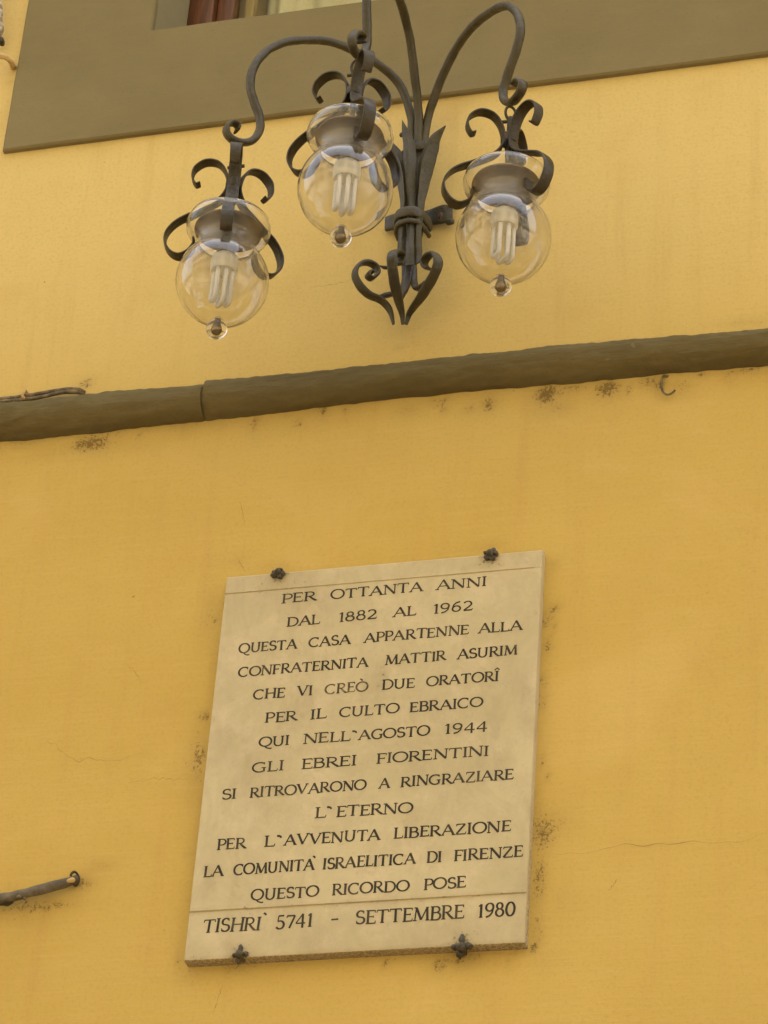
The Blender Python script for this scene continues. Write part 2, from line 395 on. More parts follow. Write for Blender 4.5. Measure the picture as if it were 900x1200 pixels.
# window surround: U-shaped raised band with rounded arris, one watertight ring
def ring_band(x0, x1, z0, z1, X0, X1, Z0, Z1, y, r=.004):
    vs = []; fs = []
    loops = [((x0, x1, z0, z1), 0.004, 0), ((x0, x1, z0, z1), -y + r, 0), ((x0 + r, x1 - r, z0 + r, z1 - r), -y, 0), ((X0 - r, X1 + r, Z0 - r, Z1 + r), -y, 0), ((X0, X1, Z0, Z1), -y + r, 0), ((X0, X1, Z0, Z1), 0.004, 0)]
    N = 60
    for (a, b, c, d), yy, _ in loops:
        for (p, q) in (((a, c), (b, c)), ((b, c), (b, d)), ((b, d), (a, d)), ((a, d), (a, c))):
            for k in range(N):
                t = k / N; x = p[0] + (q[0]-p[0]) * t; z = p[1] + (q[1]-p[1]) * t
                jig = 0.0016 * noise.noise(Vector((x * 9, z * 9, 1.7)))
                vs.append((x + (jig if p[0] == q[0] else 0), yy, z + (jig if p[1] == q[1] else 0)))
    M = 4 * N
    for l in range(len(loops) - 1):
        for k in range(M):
            a = l*M + k; b = l*M + (k+1) % M
            fs.append((a, b, b + M, a + M))
    return mesh('window_surround', vs, fs)
link('window_surround', ring_band(-2.42, -.64, 5.829, 8.42, WX0, WX1, WZ0, 8.1, .014), M_SURR, facade, smooth=True, angle=40)
# reveal of the opening
mb = MB(); mb.box((WX0 - .12, .0045, WZ0 - .05), (WX0, .30, 8.1)); link('reveal', mb.me(), M_REVEAL, facade)
mb = MB(); mb.box((WX1, .0045, WZ0 - .05), (WX1 + .12, .30, 8.1)); link('reveal', mb.me(), M_REVEAL, facade)
mb = MB(); mb.box((WX0, .0045, WZ0 - .05), (WX1, .30, WZ0 - .003)); link('window_sill', mb.me(), M_SURR, facade)
mb = MB(); mb.box((WX0, .0045, 8.1), (WX1, .30, 8.2)); link('lintel', mb.me(), M_REVEAL, facade)
# window: outer frame with sash, panes, curtain
fr = MB()
fr.box((WX0, .172, WZ0), (WX0 + .062, .24, 8.1)); fr.box((WX1 - .062, .172, WZ0), (WX1, .24, 8.1)); fr.box((WX0 + .062, .172, WZ0), (WX1 - .062, .24, WZ0 + .06)); fr.box((WX0 + .062, .172, 8.04), (WX1 - .062, .24, 8.1))
fr.bevel(.006)
frame = link('window', fr.me(), M_WOOD, facade, smooth=True, angle=40)
bead = MB()
xm = (WX0 + WX1) / 2
def wchild(name, me, mat, **k):
    return link(name, me, mat, frame, **k)
for (a, b) in ((WX0 + .064, xm - .002), (xm + .002, WX1 - .064)):
    s = MB(); s.box((a, .186, WZ0 + .062), (a + .042, .228, 8.038)); s.box((b - .042, .186, WZ0 + .062), (b, .228, 8.038))
    s.box((a + .042, .186, WZ0 + .062), (b - .042, .228, WZ0 + .13)); s.box((a + .042, .186, 7.97), (b - .042, .228, 8.038)); s.bevel(.008)
    wchild('sash', s.me(), M_WOOD, smooth=True, angle=40)
    s = MB(); s.box((a + .040, .205, WZ0 + .128), (b - .040, .209, 7.972)); wchild('pane', s.me(), M_PANE)
# curtain in soft folds
def curtain(x0, x1, y0, amp, seed):
    n = 240; vs = []; fs = []
    zz = (WZ0 + .01, 6.6, 7.2, 8.08)
    for z in zz:
        for i in range(n):
            x = x0 + (x1 - x0) * i / (n - 1)
            u = x * 34 + seed + 1.6 * math.sin(x * 13 + seed)
            y = y0 + amp * (math.sin(u) ** 3 * .6 + .5 * math.sin(u * .47 + 1)) + .003 * math.sin(z * 5 + x * 20)
            vs.append((x, y, z))
    for j in range(3):
        for i in range(n - 1): fs.append((j*n+i, j*n+i+1, (j+1)*n+i+1, (j+1)*n+i))
    return mesh('curtain', vs, fs)
wchild('curtain', curtain(WX0 + .135, WX1 - .02, .285, .040, .4), M_CURT, smooth=True)
s = MB(); s.box((WX0 + .112, .236, WZ0 + .01), (WX0 + .134, .262, 8.08)); s.bevel(.004); wchild('lining_strip', s.me(), M_LINING)

# string course: rough half-round moulding in two lengths
def z_eq(px, pt, pb):
    t = at(px, pt); b = at(px, pb); return t[0], t[2], b[2]
CP = [z_eq(*q) for q in [(-60, 478.5, 526), (0, 472.5, 518.6), (130, 459.6, 506), (244, 449.5, 494), (252, 447.0, 492), (450, 427.5, 469.5), (650, 407.8, 450.5), (900, 385, 427.8), (960, 379.5, 422)]]
def course(i0, i1, xs0, xs1, b, seed):
    X = [c[0] for c in CP[i0:i1]]; n = int((xs1 - xs0) / .004); vs = []; fs = []; K = 22
    el = 0.745
    for i in range(n + 1):
        x = xs0 + (xs1 - xs0) * i / n
        T = np.interp(x, X, [c[1] for c in CP[i0:i1]]); B = np.interp(x, X, [c[2] for c in CP[i0:i1]])
        S = T - B; a = (S * S - (el * b) ** 2) / (2 * S); zc = B + a
        for k in range(K):
            th = -math.pi / 2 + math.pi * k / (K - 1)
            nx = noise.noise(Vector((x * 5, th * .8, seed))) * .0035 + noise.noise(Vector((x * 17, th * 3, seed))) * .0030 + noise.noise(Vector((x * 50, th * 6, seed))) * .0024
            q = .86
            cy = abs(math.cos(th)) ** q; sz = math.copysign(abs(math.sin(th)) ** q, math.sin(th))
            end = 1 - .03 * math.exp(-((xs1 - x) / .003) ** 2) * (i0 == 0) - .03 * math.exp(-((x - xs0) / .003) ** 2) * (i0 != 0)
            rr = (1 + nx / .04) * end
            vs.append((x, .004 - (b + .004) * cy * rr, zc + a * sz * rr))
    for i in range(n):
        for k in range(K - 1):
            p = i * K + k; fs.append((p, p + 1, p + K + 1, p + K))
    fs.append(tuple(range(K))[::-1]); fs.append(tuple(n * K + k for k in range(K)))
    return mesh('string_course', vs, fs)
XJ = CP[3][0] + .004
link('string_course', course(0, 4, -2.75, XJ - .0004, .046, 3.0), M_MOULD, facade, smooth=True, angle=60)
link('string_course', course(4, 9, XJ + .0004, -.3, .042, 8.0), M_MOULD, facade, smooth=True, angle=60)

# hairline cracks: thin irregular grooves' dark edges
def crack(pts, wmax=.0016, seed=0):
    P = spline([at(px, py) for px, py in pts], 60); vs = []; fs = []
    for i, p in enumerate(P):
        t = i / 59; wdt = wmax * (.25 + .75 * math.sin(math.pi * t)) * (.5 + abs(noise.noise(Vector((t * 9, seed, 0)))) * 1.6)
        jz = .006 * noise.noise(Vector((t * 14, seed, 4))); jx = .003 * noise.noise(Vector((t * 14, seed, 9)))
        T = P[min(i+1, 59)] - P[max(i-1, 0)]; T /= np.linalg.norm(T); nn = np.array([-T[2], 0, T[0]])
        for s in (-1, 1): vs.append((p[0] + jx + nn[0]*wdt*s/2, -.0042, p[2] + jz + nn[2]*wdt*s/2))
    for i in range(59): fs.append((2*i, 2*i+2, 2*i+3, 2*i+1))
    return mesh('hairline_crack', vs, fs)
for k, pts in enumerate([[(55, 868), (72, 880), (88, 892), (108, 890), (125, 893), (140, 892), (158, 886), (175, 883)],
        [(150, 912), (160, 917), (178, 914), (205, 914), (232, 915)], [(152, 782), (160, 790), (166, 802)],
        [(640, 1000), (675, 1001), (705, 997), (735, 991), (760, 992), (800, 988), (850, 990), (898, 978)],
        [(262, 1155), (256, 1172), (250, 1190)], [(278, 655), (284, 664), (290, 672)], [(725, 1030), (718, 1040), (712, 1046)],
        [(282, 588), (285, 602), (288, 618)], [(365, 338), (395, 334), (420, 327)]]):
    link('hairline_crack', crack(pts, .0007, k * 3.1), M_CRACK, facade)

# ================================================================ THE MARBLE PLAQUE
TH = .026
pTL = at(266, 676, -TH); pTR = at(635.5, 643.5, -TH); pBL = at(215, 1126.5, -TH); pBR = at(614.5, 1104, -TH)
PX0 = (pTL[0] + pBL[0]) / 2; PX1 = (pTR[0] + pBR[0]) / 2; PZ1 = (pTL[2] + pTR[2]) / 2; PZ0 = (pBL[2] + pBR[2]) / 2
print('plaque', PX0, PX1, PZ0, PZ1, pTL, pTR, pBL, pBR)
plaque = empty('memorial_plaque', ((PX0 + PX1) / 2, 0, PZ0), 'pale marble plaque with Italian inscription fixed to the wall below the moulding', 'plaque')
zt = (at(272, 697, -TH)[2] + at(634, 663.5, -TH)[2]) / 2; zg = (at(222, 1069, -TH)[2] + at(615, 1047, -TH)[2]) / 2
def slab():
    prof = [(0.002, PZ0), (-TH + .002, PZ0), (-TH + .0006, PZ0 + .0006), (-TH, PZ0 + .002), (-TH, zg - .0026), (-TH + .0028, zg - .0012), (-TH + .0028, zg + .0012), (-TH, zg + .0026),
            (-TH, zt - .0022), (-TH + .0022, zt - .0010), (-TH + .0022, zt + .0010), (-TH, zt + .0022), (-TH + .0008, zt + .003), (-TH + .0008, PZ1 - .003), (-TH + .003, PZ1), (0.002, PZ1)]
    # refine the long runs so dirt can be stored per vertex, painted shade included
    pr2 = []
    for i in range(len(prof) - 1):
        a, b = prof[i], prof[i+1]; L = math.hypot(a[0]-b[0], a[1]-b[1]); m = max(1, int(L / .008))
        for k in range(m): pr2.append((a[0] + (b[0]-a[0])*k/m, a[1] + (b[1]-a[1])*k/m))
    pr2.append(prof[-1]); prof = pr2; n = len(prof)
    xs = [PX0, PX0 + .0006, PX0 + .0022] + list(np.linspace(PX0 + .01, PX1 - .01, 76)) + [PX1 - .0022, PX1 - .0006, PX1]
    vs = []; fs = []; at_ = []
    blobs = [(at(px, py, -TH), r, a) for px, py, r, a in [(326, 672, .030, 1.0), (300, 690, .05, .55), (345, 690, .05, .6), (575, 652, .035, .9), (600, 660, .06, .4), (281, 1118, .035, .9), (541, 1108, .04, .9), (290, 1066, .02, .7),
            (330, 1062, .05, .35), (449, 790, .010, 1.0), (446, 803, .010, 1.0), (448, 780, .008, .8), (230, 1128, .03, .7), (605, 1100, .03, .5), (275, 690, .04, .5), (618, 1040, .02, .6), (270, 1075, .02, .5)]]
    for i, x in enumerate(xs):
        e = min(i, len(xs) - 1 - i); inset = (.0022, .0007, 0)[e] if e < 2 else 0
        for (y, z) in prof:
            yy = y + inset if y < -.004 else y
            if abs(z - zt) < .0021 and x > PX1 - .012: yy = min(yy, -TH + .0005) if e >= 2 else yy
            vs.append((x, yy, z)); d = 0
            for c, r, a in blobs:
                q = ((x - c[0]) ** 2 + (z - c[2]) ** 2) / (r * r)
                if q < 5: d = max(d, a * math.exp(-q))
            if abs(z - zg) < .004: d = max(d, .55)
            if z < PZ0 + .0015 or (y > -.02 and x < PX1 - .001): d = max(d, .9)  # underside and sides darkened: their shade is painted into the marble
            at_.append(d)
    for i in range(len(xs) - 1):
        for k in range(n - 1):
            p = i * n + k; fs.append((p, p + n, p + n + 1, p + 1))
        fs.append((i*n + n - 1, (i+1)*n + n - 1, (i+1)*n, i*n))
    fs.append(tuple(range(n))); fs.append(tuple((len(xs)-1)*n + k for k in range(n))[::-1])
    me = mesh('slab', vs, fs); a = me.attributes.new('dirt_shade', 'FLOAT', 'POINT'); a.data.foreach_set('value', at_)
    return me
link('slab', slab(), M_MARBLE, plaque, smooth=True, angle=30)
# right and left margin line cut along the edge
mb = MB(); mb.box((PX1 - .0085, -TH - .0004, PZ0 + .02), (PX1 - .0075, -TH + .001, zt - .003)); 

# ---- letters: stroke-built Roman capitals, cap height 1
TK, TN = .150, .085     # thick and thin strokes
def arc(cx, cy, rx, ry, a0, a1, n=14):
    return [(cx + rx * math.cos(R(a0 + (a1 - a0) * i / (n - 1))), cy + ry * math.sin(R(a0 + (a1 - a0) * i / (n - 1)))) for i in range(n)]
def sf(x, y, l=.20): return ([(x - l/2, y), (x + l/2, y)], .07)
def stem(x, y0=0, y1=1): return [([(x, y0), (x, y1)], TK), sf(x, y0 + .03, .26), sf(x, y1 - .03, .26)]
G = {}
G['A'] = (.92, [([(.08, .02), (.46, 1)], TN), ([(.44, 1), (.84, .02)], TK), ([(.22, .36), (.70, .36)], .075), sf(.08, .03, .24), sf(.84, .03, .26)])
G['B'] = (.72, stem(.16) + [([(.16, .96)] + arc(.38, .75, .22, .21, 90, -90) + [(.16, .54)], TN + .02), ([(.16, .54)] + arc(.42, .28, .25, .26, 90, -90) + [(.16, .03)], TN + .03)])
G['C'] = (.90, [(arc(.50, .5, .42, .47, 52, 308, 24), .115), ([(.77, .98), (.76, .74)], .07), ([(.77, .12), (.76, .24)], .06)])
G['D'] = (.90, stem(.16) + [([(.16, .96), (.34, .96)] + arc(.40, .5, .42, .46, 85, -85, 20) + [(.34, .04), (.16, .04)], .105)])
G['E'] = (.68, stem(.16) + [([(.16, .96), (.60, .96)], .08), ([(.16, .52), (.50, .52)], .08), ([(.16, .04), (.62, .04)], .08), ([(.60, .98), (.61, .80)], .06), ([(.50, .60), (.50, .44)], .06), ([(.62, .02), (.65, .22)], .06)])
G['F'] = (.64, stem(.16) + [([(.16, .96), (.60, .96)], .08), ([(.16, .50), (.50, .50)], .08), ([(.60, .98), (.61, .78)], .06), ([(.50, .58), (.50, .42)], .06)])
G['G'] = (.92, [(arc(.50, .5, .42, .47, 52, 300, 24), .115), ([(.77, .98), (.76, .76)], .07), ([(.76, .44), (.76, .06)], TK - .02), sf(.74, .45, .28)])
G['H'] = (.92, stem(.16) + stem(.78) + [([(.16, .51), (.78, .51)], .08)])
G['I'] = (.34, stem(.17))
G['L'] = (.68, stem(.16) + [([(.16, .04), (.60, .04)], .08), ([(.60, .02), (.64, .24)], .06)])
G['M'] = (1.08, [([(.14, .03), (.20, .97)], TN), ([(.20, .98), (.54, .06)], TK), ([(.54, .06), (.88, .98)], TN), ([(.88, .97), (.94, .03)], TK), sf(.14, .03, .24), sf(.94, .03, .26), sf(.16, .97, .18), sf(.90, .97, .18)])
G['N'] = (.94, [([(.16, .03), (.16, .97)], TN), ([(.16, .98), (.80, .02)], TK), ([(.80, .02), (.80, .97)], TN), sf(.16, .03, .24), sf(.12, .97, .20), sf(.80, .97, .24)])
G['O'] = (.98, [(arc(.49, .5, .43, .47, 0, 360, 30), .115)])
G['P'] = (.68, stem(.16) + [([(.16, .96)] + arc(.38, .70, .25, .26, 90, -90) + [(.16, .44)], .10)])
G['Q'] = (1.02, [(arc(.49, .5, .43, .47, 0, 360, 30), .115), ([(.44, .04), (.60, -.14), (.84, -.24), (.98, -.20)], .10)])
G['R'] = (.80, stem(.16) + [([(.16, .96)] + arc(.38, .73, .23, .23, 90, -90) + [(.16, .50)], .10), ([(.36, .50), (.56, .22), (.76, .03)], TK - .01), sf(.76, .03, .20)])
G['S'] = (.66, [(arc(.34, .73, .23, .24, 38, 232, 14) + arc(.34, .27, .26, .24, 62, -142, 16), .12), ([(.53, .96), (.53, .76)], .06), ([(.12, .04), (.11, .26)], .06)])
G['T'] = (.84, [([(.42, .02), (.42, .96)], TK), ([(.06, .96), (.78, .96)], .08), sf(.42, .03, .26), ([(.07, .98), (.05, .78)], .06), ([(.77, .98), (.79, .78)], .06)])
G['U'] = (.90, [([(.16, .97), (.16, .36)] + arc(.44, .34, .28, .31, 180, 360, 14) + [(.72, .36), (.72, .97)], .11), sf(.16, .97, .26), sf(.72, .97, .26)])
G['V'] = (.90, [([(.10, .98), (.46, .02)], TK), ([(.44, .02), (.80, .98)], TN), sf(.10, .97, .26), sf(.80, .97, .24)])
G['Z'] = (.80, [([(.10, .96), (.68, .96)], .08), ([(.66, .95), (.10, .05)], TK - .02), ([(.10, .04), (.72, .04)], .08), ([(.11, .98), (.09, .78)], .06), ([(.70, .02), (.74, .24)], .06)])
G['0'] = (.74, [(arc(.37, .5, .29, .48, 0, 360, 28), .12)])
G['1'] = (.50, [([(.27, .0), (.27, .99)], TK), ([(.27, .98), (.10, .82)], .08), sf(.27, .03, .26)])
G['2'] = (.72, [(arc(.34, .71, .25, .27, 160, -30, 14) + [(.42, .40), (.09, .06)], .11), ([(.08, .05), (.64, .06)], .11), ([(.64, .04), (.67, .22)], .06)])
G['4'] = (.78, [([(.54, -.04), (.54, .98)], TK - .01), ([(.54, .97), (.08, .32)], .08), ([(.06, .30), (.74, .30)], .09)])
G['5'] = (.70, [([(.20, .96), (.58, .97)], .11), ([(.20, .97), (.16, .56)], .08), ([(.16, .55)] + arc(.32, .30, .28, .29, 105, -150, 18), .12)])
G['6'] = (.76, [(arc(.37, .30, .26, .28, 0, 360, 24), .11), ([(.12, .36), (.17, .68), (.34, .90), (.60, 1.0)], .11)])
G['7'] = (.70, [([(.08, .94), (.64, .94)], .11), ([(.63, .94), (.28, .0)], .12), ([(.08, .96), (.06, .78)], .06)])
G['8'] = (.72, [(arc(.36, .75, .20, .22, 0, 360, 22), .11), (arc(.36, .28, .26, .26, 0, 360, 24), .115)])
G['9'] = (.76, [(arc(.38, .70, .26, .28, 0, 360, 24), .11), ([(.63, .64), (.58, .32), (.41, .10), (.14, .0)], .11)])
G['`'] = (.26, [([(.02, .98), (.10, .95), (.16, .88), (.17, .74)], .12), ([(.0, .97), (.12, .92)], .14)])
G['-'] = (.40, [([(.03, .46), (.37, .48)], .11)])

def stroke_mesh(mb, pts, wd, tf, y):
    P = [np.array(tf(p), float) for p in pts]; n = len(P); L = []; Rr = []
    closed = n > 4 and np.linalg.norm(P[0] - P[-1]) < 1e-6
    for i in range(n):
        a = P[i-1] if i else (P[-2] if closed else P[0]); b = P[i+1] if i < n-1 else (P[1] if closed else P[-1])
        T = b - a; T = T / (np.linalg.norm(T) + 1e-9); nn = np.array([-T[1], T[0]])
        ww = wd * (1.0 if n < 5 else .78 + .45 * abs(nn[0]))     # broad-edge contrast on curves
        L.append(P[i] + nn * ww / 2); Rr.append(P[i] - nn * ww / 2)
    vs = [];
    for a, b in zip(L, Rr):
        for q in (a, b):
            X_, Z_ = q; vs.append((X_, y, Z_))
    mb.add(vs, [(2*i, 2*i+1, 2*i+3, 2*i+2) for i in range(n - 1)])

def word(mb, s, x0, x1, z0, z1, h, accents=None, slant=0.0, cseed=0):
    adv = [G[c][0] for c in s]; k = (x1 - x0) / (sum(adv) - .10); rs = random.Random(cseed + len(s) * 7 + ord(s[0])); x = x0 - .03 * k; ylay = 0
    for i, c in enumerate(s):
        a, strokes = G[c]; hz = h * (1 + rs.uniform(-.03, .03)); dz = rs.uniform(-.0006, .0006); dx = rs.uniform(-.0005, .0005); sl = slant + rs.uniform(-.02, .02)
        t = (x - x0) / max(1e-6, x1 - x0); zb = z0 + (z1 - z0) * t
        def tf(q, x=x, zb=zb, hz=hz, dz=dz, dx=dx, sl=sl): return (x + dx + q[0] * k + sl * q[1] * hz, zb + dz + q[1] * hz)
        for j, (pts, wd) in enumerate(strokes + (accents or {}).get(i, [])):
            kk = k / h
            stroke_mesh(mb, pts, wd * min(h, .0225) * 1.32, tf, -TH - .0003 - .00003 * ((j + 5 * (i % 2)) % 12))
        x += a * k

GRAVE = [([(.30, 1.30), (.42, 1.22), (.50, 1.10)], .12)]
CIRC = [([(-.02, 1.10), (.17, 1.30), (.36, 1.10)], .09)]
GR2 = [([(.72, 1.22), (.84, 1.16), (.92, 1.06)], .12)]
GR3 = [([(.40, 1.26), (.52, 1.20), (.58, 1.10)], .12)]
LINES = [
 [('PER', 329.5, 707.5, 369.5, 704.3), ('OTTANTA', 387.5, 701.3, 494.3, 693.3), ('ANNI', 511.3, 691.3, 568.8, 686.8)],
 [('DAL', 335.8, 734.3, 374.3, 731.3), ('1882', 395.8, 728.8, 440.5, 725.5), ('AL', 460.5, 723, 487, 721.3), ('1962', 506.8, 718.8, 553, 715.5)],
 [('QUESTA', 279.5, 765, 346.8, 760.8), ('CASA', 361.3, 758.8, 409.5, 755.5), ('APPARTENNE', 426.3, 753.3, 548.5, 743.3), ('ALLA', 560.5, 742, 611.3, 738.3)],
 [('CONFRATERNITA', 278.8, 793.8, 430, 781.8), ('MATTIR', 451.3, 778.8, 521.3, 773.8), ('ASURIM', 535.8, 772.5, 605, 767.5)],
 [('CHE', 296.3, 820, 332.5, 817.5), ('VI', 348, 815.8, 365, 815), ('CREO', 380.5, 813.8, 430, 810.5), ('DUE', 447.5, 808, 485, 805.8), ('ORATORI', 499.3, 804.3, 583, 798)],
 [('PER', 310.5, 846.8, 346.8, 845), ('IL', 363.3, 843.3, 381.8, 842.5), ('CULTO', 397, 840.5, 466.8, 835.8), ('EBRAICO', 480, 833.8, 565, 828.3)],
 [('QUI', 303, 875, 338, 873.3), ('NELL', 355, 872.5, 410, 868.3), ('`', 413, 868, 417.5, 867.8), ('AGOSTO', 420, 867.5, 502.5, 862.5), ('1944', 520.8, 860, 570, 856.8)],
 [('GLI', 295, 905.8, 331.3, 903), ('EBREI', 353, 901.3, 416.3, 896.8), ('FIORENTINI', 440.8, 894.5, 571.8, 885.8)],
 [('SI', 259.3, 937, 275.8, 935.8), ('RITROVARONO', 292.5, 935, 428.3, 925.8), ('A', 443.8, 924.3, 455.5, 923.8), ('RINGRAZIARE', 469.3, 922, 601, 913)],
 [('L', 368.8, 959.3, 381.3, 958), ('`', 383, 958, 387.5, 957.8), ('ETERNO', 393.8, 957.5, 482.5, 952.5)],
 [('PER', 253.8, 996.3, 286.8, 994.3), ('L', 309.3, 992.5, 321.3, 991.8), ('`', 324.5, 991.5, 329, 991.3), ('AVVENUTA', 333, 991.3, 444.5, 984.3), ('LIBERAZIONE', 461.3, 982.5, 597.5, 974.5)],
 [('LA', 238, 1028.3, 260.8, 1026.8), ('COMUNITA', 273, 1025, 367, 1020), ('ISRAELITICA', 378, 1019.3, 485.5, 1012.5), ('DI', 500, 1011.3, 516.8, 1010), ('FIRENZE', 531.8, 1008.8, 611.8, 1004.3)],
 [('QUESTO', 293.8, 1055.5, 372.5, 1050.8), ('RICORDO', 389.3, 1049.5, 478.3, 1044.3), ('POSE', 496.3, 1043, 545, 1040)],
 [('TISHRI', 236.8, 1094.3, 303.8, 1090.5), ('5741', 323, 1088, 365.5, 1086.8), ('-', 387.5, 1084.5, 394.8, 1084), ('SETTEMBRE', 416.3, 1083, 543, 1077), ('1980', 559.3, 1075.5, 602.5, 1073)],
]
ACC = {('CREO', 3): GRAVE, ('ORATORI', 6): CIRC, ('COMUNITA', 7): GR2, ('TISHRI', 5): GR3}
ORD = ['first', 'second', 'third', 'fourth', 'fifth', 'sixth', 'seventh', 'eighth', 'ninth', 'tenth', 'eleventh', 'twelfth', 'thirteenth', 'last']
for li, ws in enumerate(LINES):
    pts = [at(a, b, -TH) for (_, a, b, c, d) in ws] + [at(c, d, -TH) for (_, a, b, c, d) in ws]
    A = np.polyfit([p[0] for p in pts], [p[2] for p in pts], 1)
    h = .0208 if li < 13 else .0265
    if li in (9, 10, 11, 12): h = .0218
    for (s, a, b, c, d) in ws:
        p = at(a, b, -TH); q = at(c, d, -TH); mb = MB()
        acc = {i: v for (w_, i), v in ACC.items() if w_ == s}
        word(mb, s, p[0], q[0], np.polyval(A, p[0]), np.polyval(A, q[0]), h, acc, .05 if li == 13 and s == 'TISHRI' else 0.0, li)
        if s in '`-': link('punctuation_mark', mb.me(), M_LETTER, plaque); continue
        o = link('inscription_word', mb.me(), M_LETTER2 if s == 'CREO' else M_LETTER, plaque)
        t = {'CREO': 'CREÒ', 'ORATORI': 'ORATORÎ', 'COMUNITA': 'COMUNITA`', 'TISHRI': 'TISHRI`'}.get(s, s)
        o['label'] = ('faded ' if s == 'CREO' else '') + 'engraved word ' + t + ' in the ' + ORD[li] + ' line'

# ---- four corroded studs
def stud(px, py, kind, sz, seed):
    rs = random.Random(seed); c = at(px, py, -TH - .004)
    bm = bmesh.new()
    def blob(dx, dz, rx, ry, rz, yo=0):
        m = Matrix.Translation((c[0] + dx, c[1] + yo, c[2] + dz)) @ Matrix.Diagonal((rx, ry, rz, 1))
        bmesh.ops.create_icosphere(bm, subdivisions=3, radius=1, matrix=m)
    if kind == 'flower':
        n = 5
        for k in range(n):
            a = 2 * math.pi * k / n + rs.uniform(-.2, .2); r = sz * .62
            blob(r * math.cos(a), r * math.sin(a) * .9, sz * rs.uniform(.38, .5), sz * .42, sz * rs.uniform(.34, .46))
        blob(0, 0, sz * .5, sz * .75, sz * .5, -.004)
        blob(0, sz * .2, sz * .45, .012, sz * .4, .008)
    else:
        blob(0, sz * .9, sz * .30, sz * .4, sz * .62); blob(-sz * .75, 0, sz * .42, sz * .42, sz * .36); blob(sz * .8, .1 * sz, sz * .42, sz * .42, sz * .40)
        blob(0, -sz * .1, sz * .62, sz * .62, sz * .55, -.003); blob(-sz * .25, -sz * .75, sz * .38, sz * .5, sz * .42, .004)
        blob(0, -sz * .3, sz * .5, .014, sz * .35, .008)
    for v in bm.verts:
        q = noise.noise_vector(v.co * 160); v.co += q * sz * .16
    me = bpy.data.meshes.new('fixing_stud'); bm.to_mesh(me); bm.free()
    o = link('fixing_stud', me, M_STUD, plaque, smooth=True)
    return o
stud(326, 672, 'flower', .0135, 1); stud(575, 650, 'flower', .0145, 2)
stud(281, 1119, 'fleur', .0130, 3); stud(541, 1110, 'fleur', .0160, 4)

# ================================================================ WROUGHT IRON BRACKET
BX, BY = -1.463, -.050
bracket = empty('lamp_bracket', (BX, 0, 5.22), 'three-armed wrought iron wall bracket with leaves and scrolls holding the glass lanterns', 'lamp bracket')
LP = {'left': at(260.5, 330, -.33), 'mid': at(404.5, 222, -.47), 'right': at(590, 278.5, -.35)}
ARMS = {
 'left': [(482.5, 150), (480, 130), (470, 102), (452.5, 82.5), (430, 67.5), (407.5, 56), (382.5, 48), (356.7, 47), (333, 50), (313, 60), (298, 78), (293.3, 100), (298, 120), (304, 136.7), (304, 153), (295, 165), (280, 166.7), (268, 160), (265, 150), (271.7, 144), (279, 147), (277.5, 153)],
 'mid': [(490.5, 150), (489.5, 120), (486, 90), (481, 50), (474, 18), (465, -8), (454, -30), (443, -38), (434, -28), (430, -5), (430, 30), (430, 48), (428.5, 60), (424, 67.5), (416.5, 62), (412.5, 50), (414, 41), (420, 38), (424, 43), (423, 50)],
 'right': [(499, 150), (509.3, 114), (520, 86), (535.5, 55.5), (554, 31), (575.5, 14), (592.5, 7), (604.8, 14), (610, 31), (607, 52), (600, 74), (592.5, 95.5), (589.4, 109), (592.5, 119), (601.7, 118.6), (610, 108), (612.5, 98), (608, 94.5), (603, 100)],
}
planes = {}
for k, off in (('left', -.013), ('mid', 0.0), ('right', .012)):
    base = np.array([BX + off, BY, 5.5]); d = LP[k] - base; d[2] = 0; d /= np.linalg.norm(d); nrm = np.array([-d[1], d[0], 0.]); planes[k] = (base, d, nrm)
    pts = [at_plane(a, b, base, nrm) for a, b in ARMS[k]]
    # start: straight up out of the collar
    z0 = pts[0][2]; st = [base + np.array([0, 0, -.005]), base + np.array([0, 0, .06]) + d * .002]
    pts = [p for p in pts]
    P = spline(st + pts, 150)
    print(k, 'base', base, 'first', pts[0], 'loop', pts[-5], 'lamp', LP[k], LP[k] + np.array([0, 0, .325]))
    mb = MB()
    wid = [.0175] * 20 + [.016, .016]; 
    ends = [.0180] * 17 + [.018, .021, .024]
    th = [.0170] * 17 + [.015, .011, .007]
    sweep(mb, P, nrm, ends, th, e=2.3, nseg=14, wob=.0009)
    link('arm', mb.me(), M_IRON, bracket, smooth=True, angle=60)

# stalks under the collar, each ending in a small J that meets its scroll
def pp(k, lst): b, d, nn = planes[k]; return [at_plane(a, c, b, nn) for a, c in lst]
ZC = at(483, 247, -.075)[2]
J = {'left': [(474.5, 300), (474.6, 318), (474.0, 329), (470, 338.5), (460.7, 343.8), (449, 347), (443, 350)],
     'right': [(484.5, 300), (484.5, 318), (485, 330), (488, 337.8), (494, 336.5), (500, 332)],
     'mid': [(480, 300), (479, 318), (476, 335), (471, 345), (467.5, 350)]}
for k in ('left', 'mid', 'right'):
    b, d, nn = planes[k]; q = pp(k, J[k])
    st = [np.array([b[0] * 1.0, BY + .012, 5.5]), np.array([b[0], BY + .010, 5.44])]
    mb = MB(); sweep(mb, spline(st + q, 60), nn, .0155, .010, e=3, nseg=12, wob=.0008)
    link('stalk', mb.me(), M_IRON_D, bracket, smooth=True, angle=60)
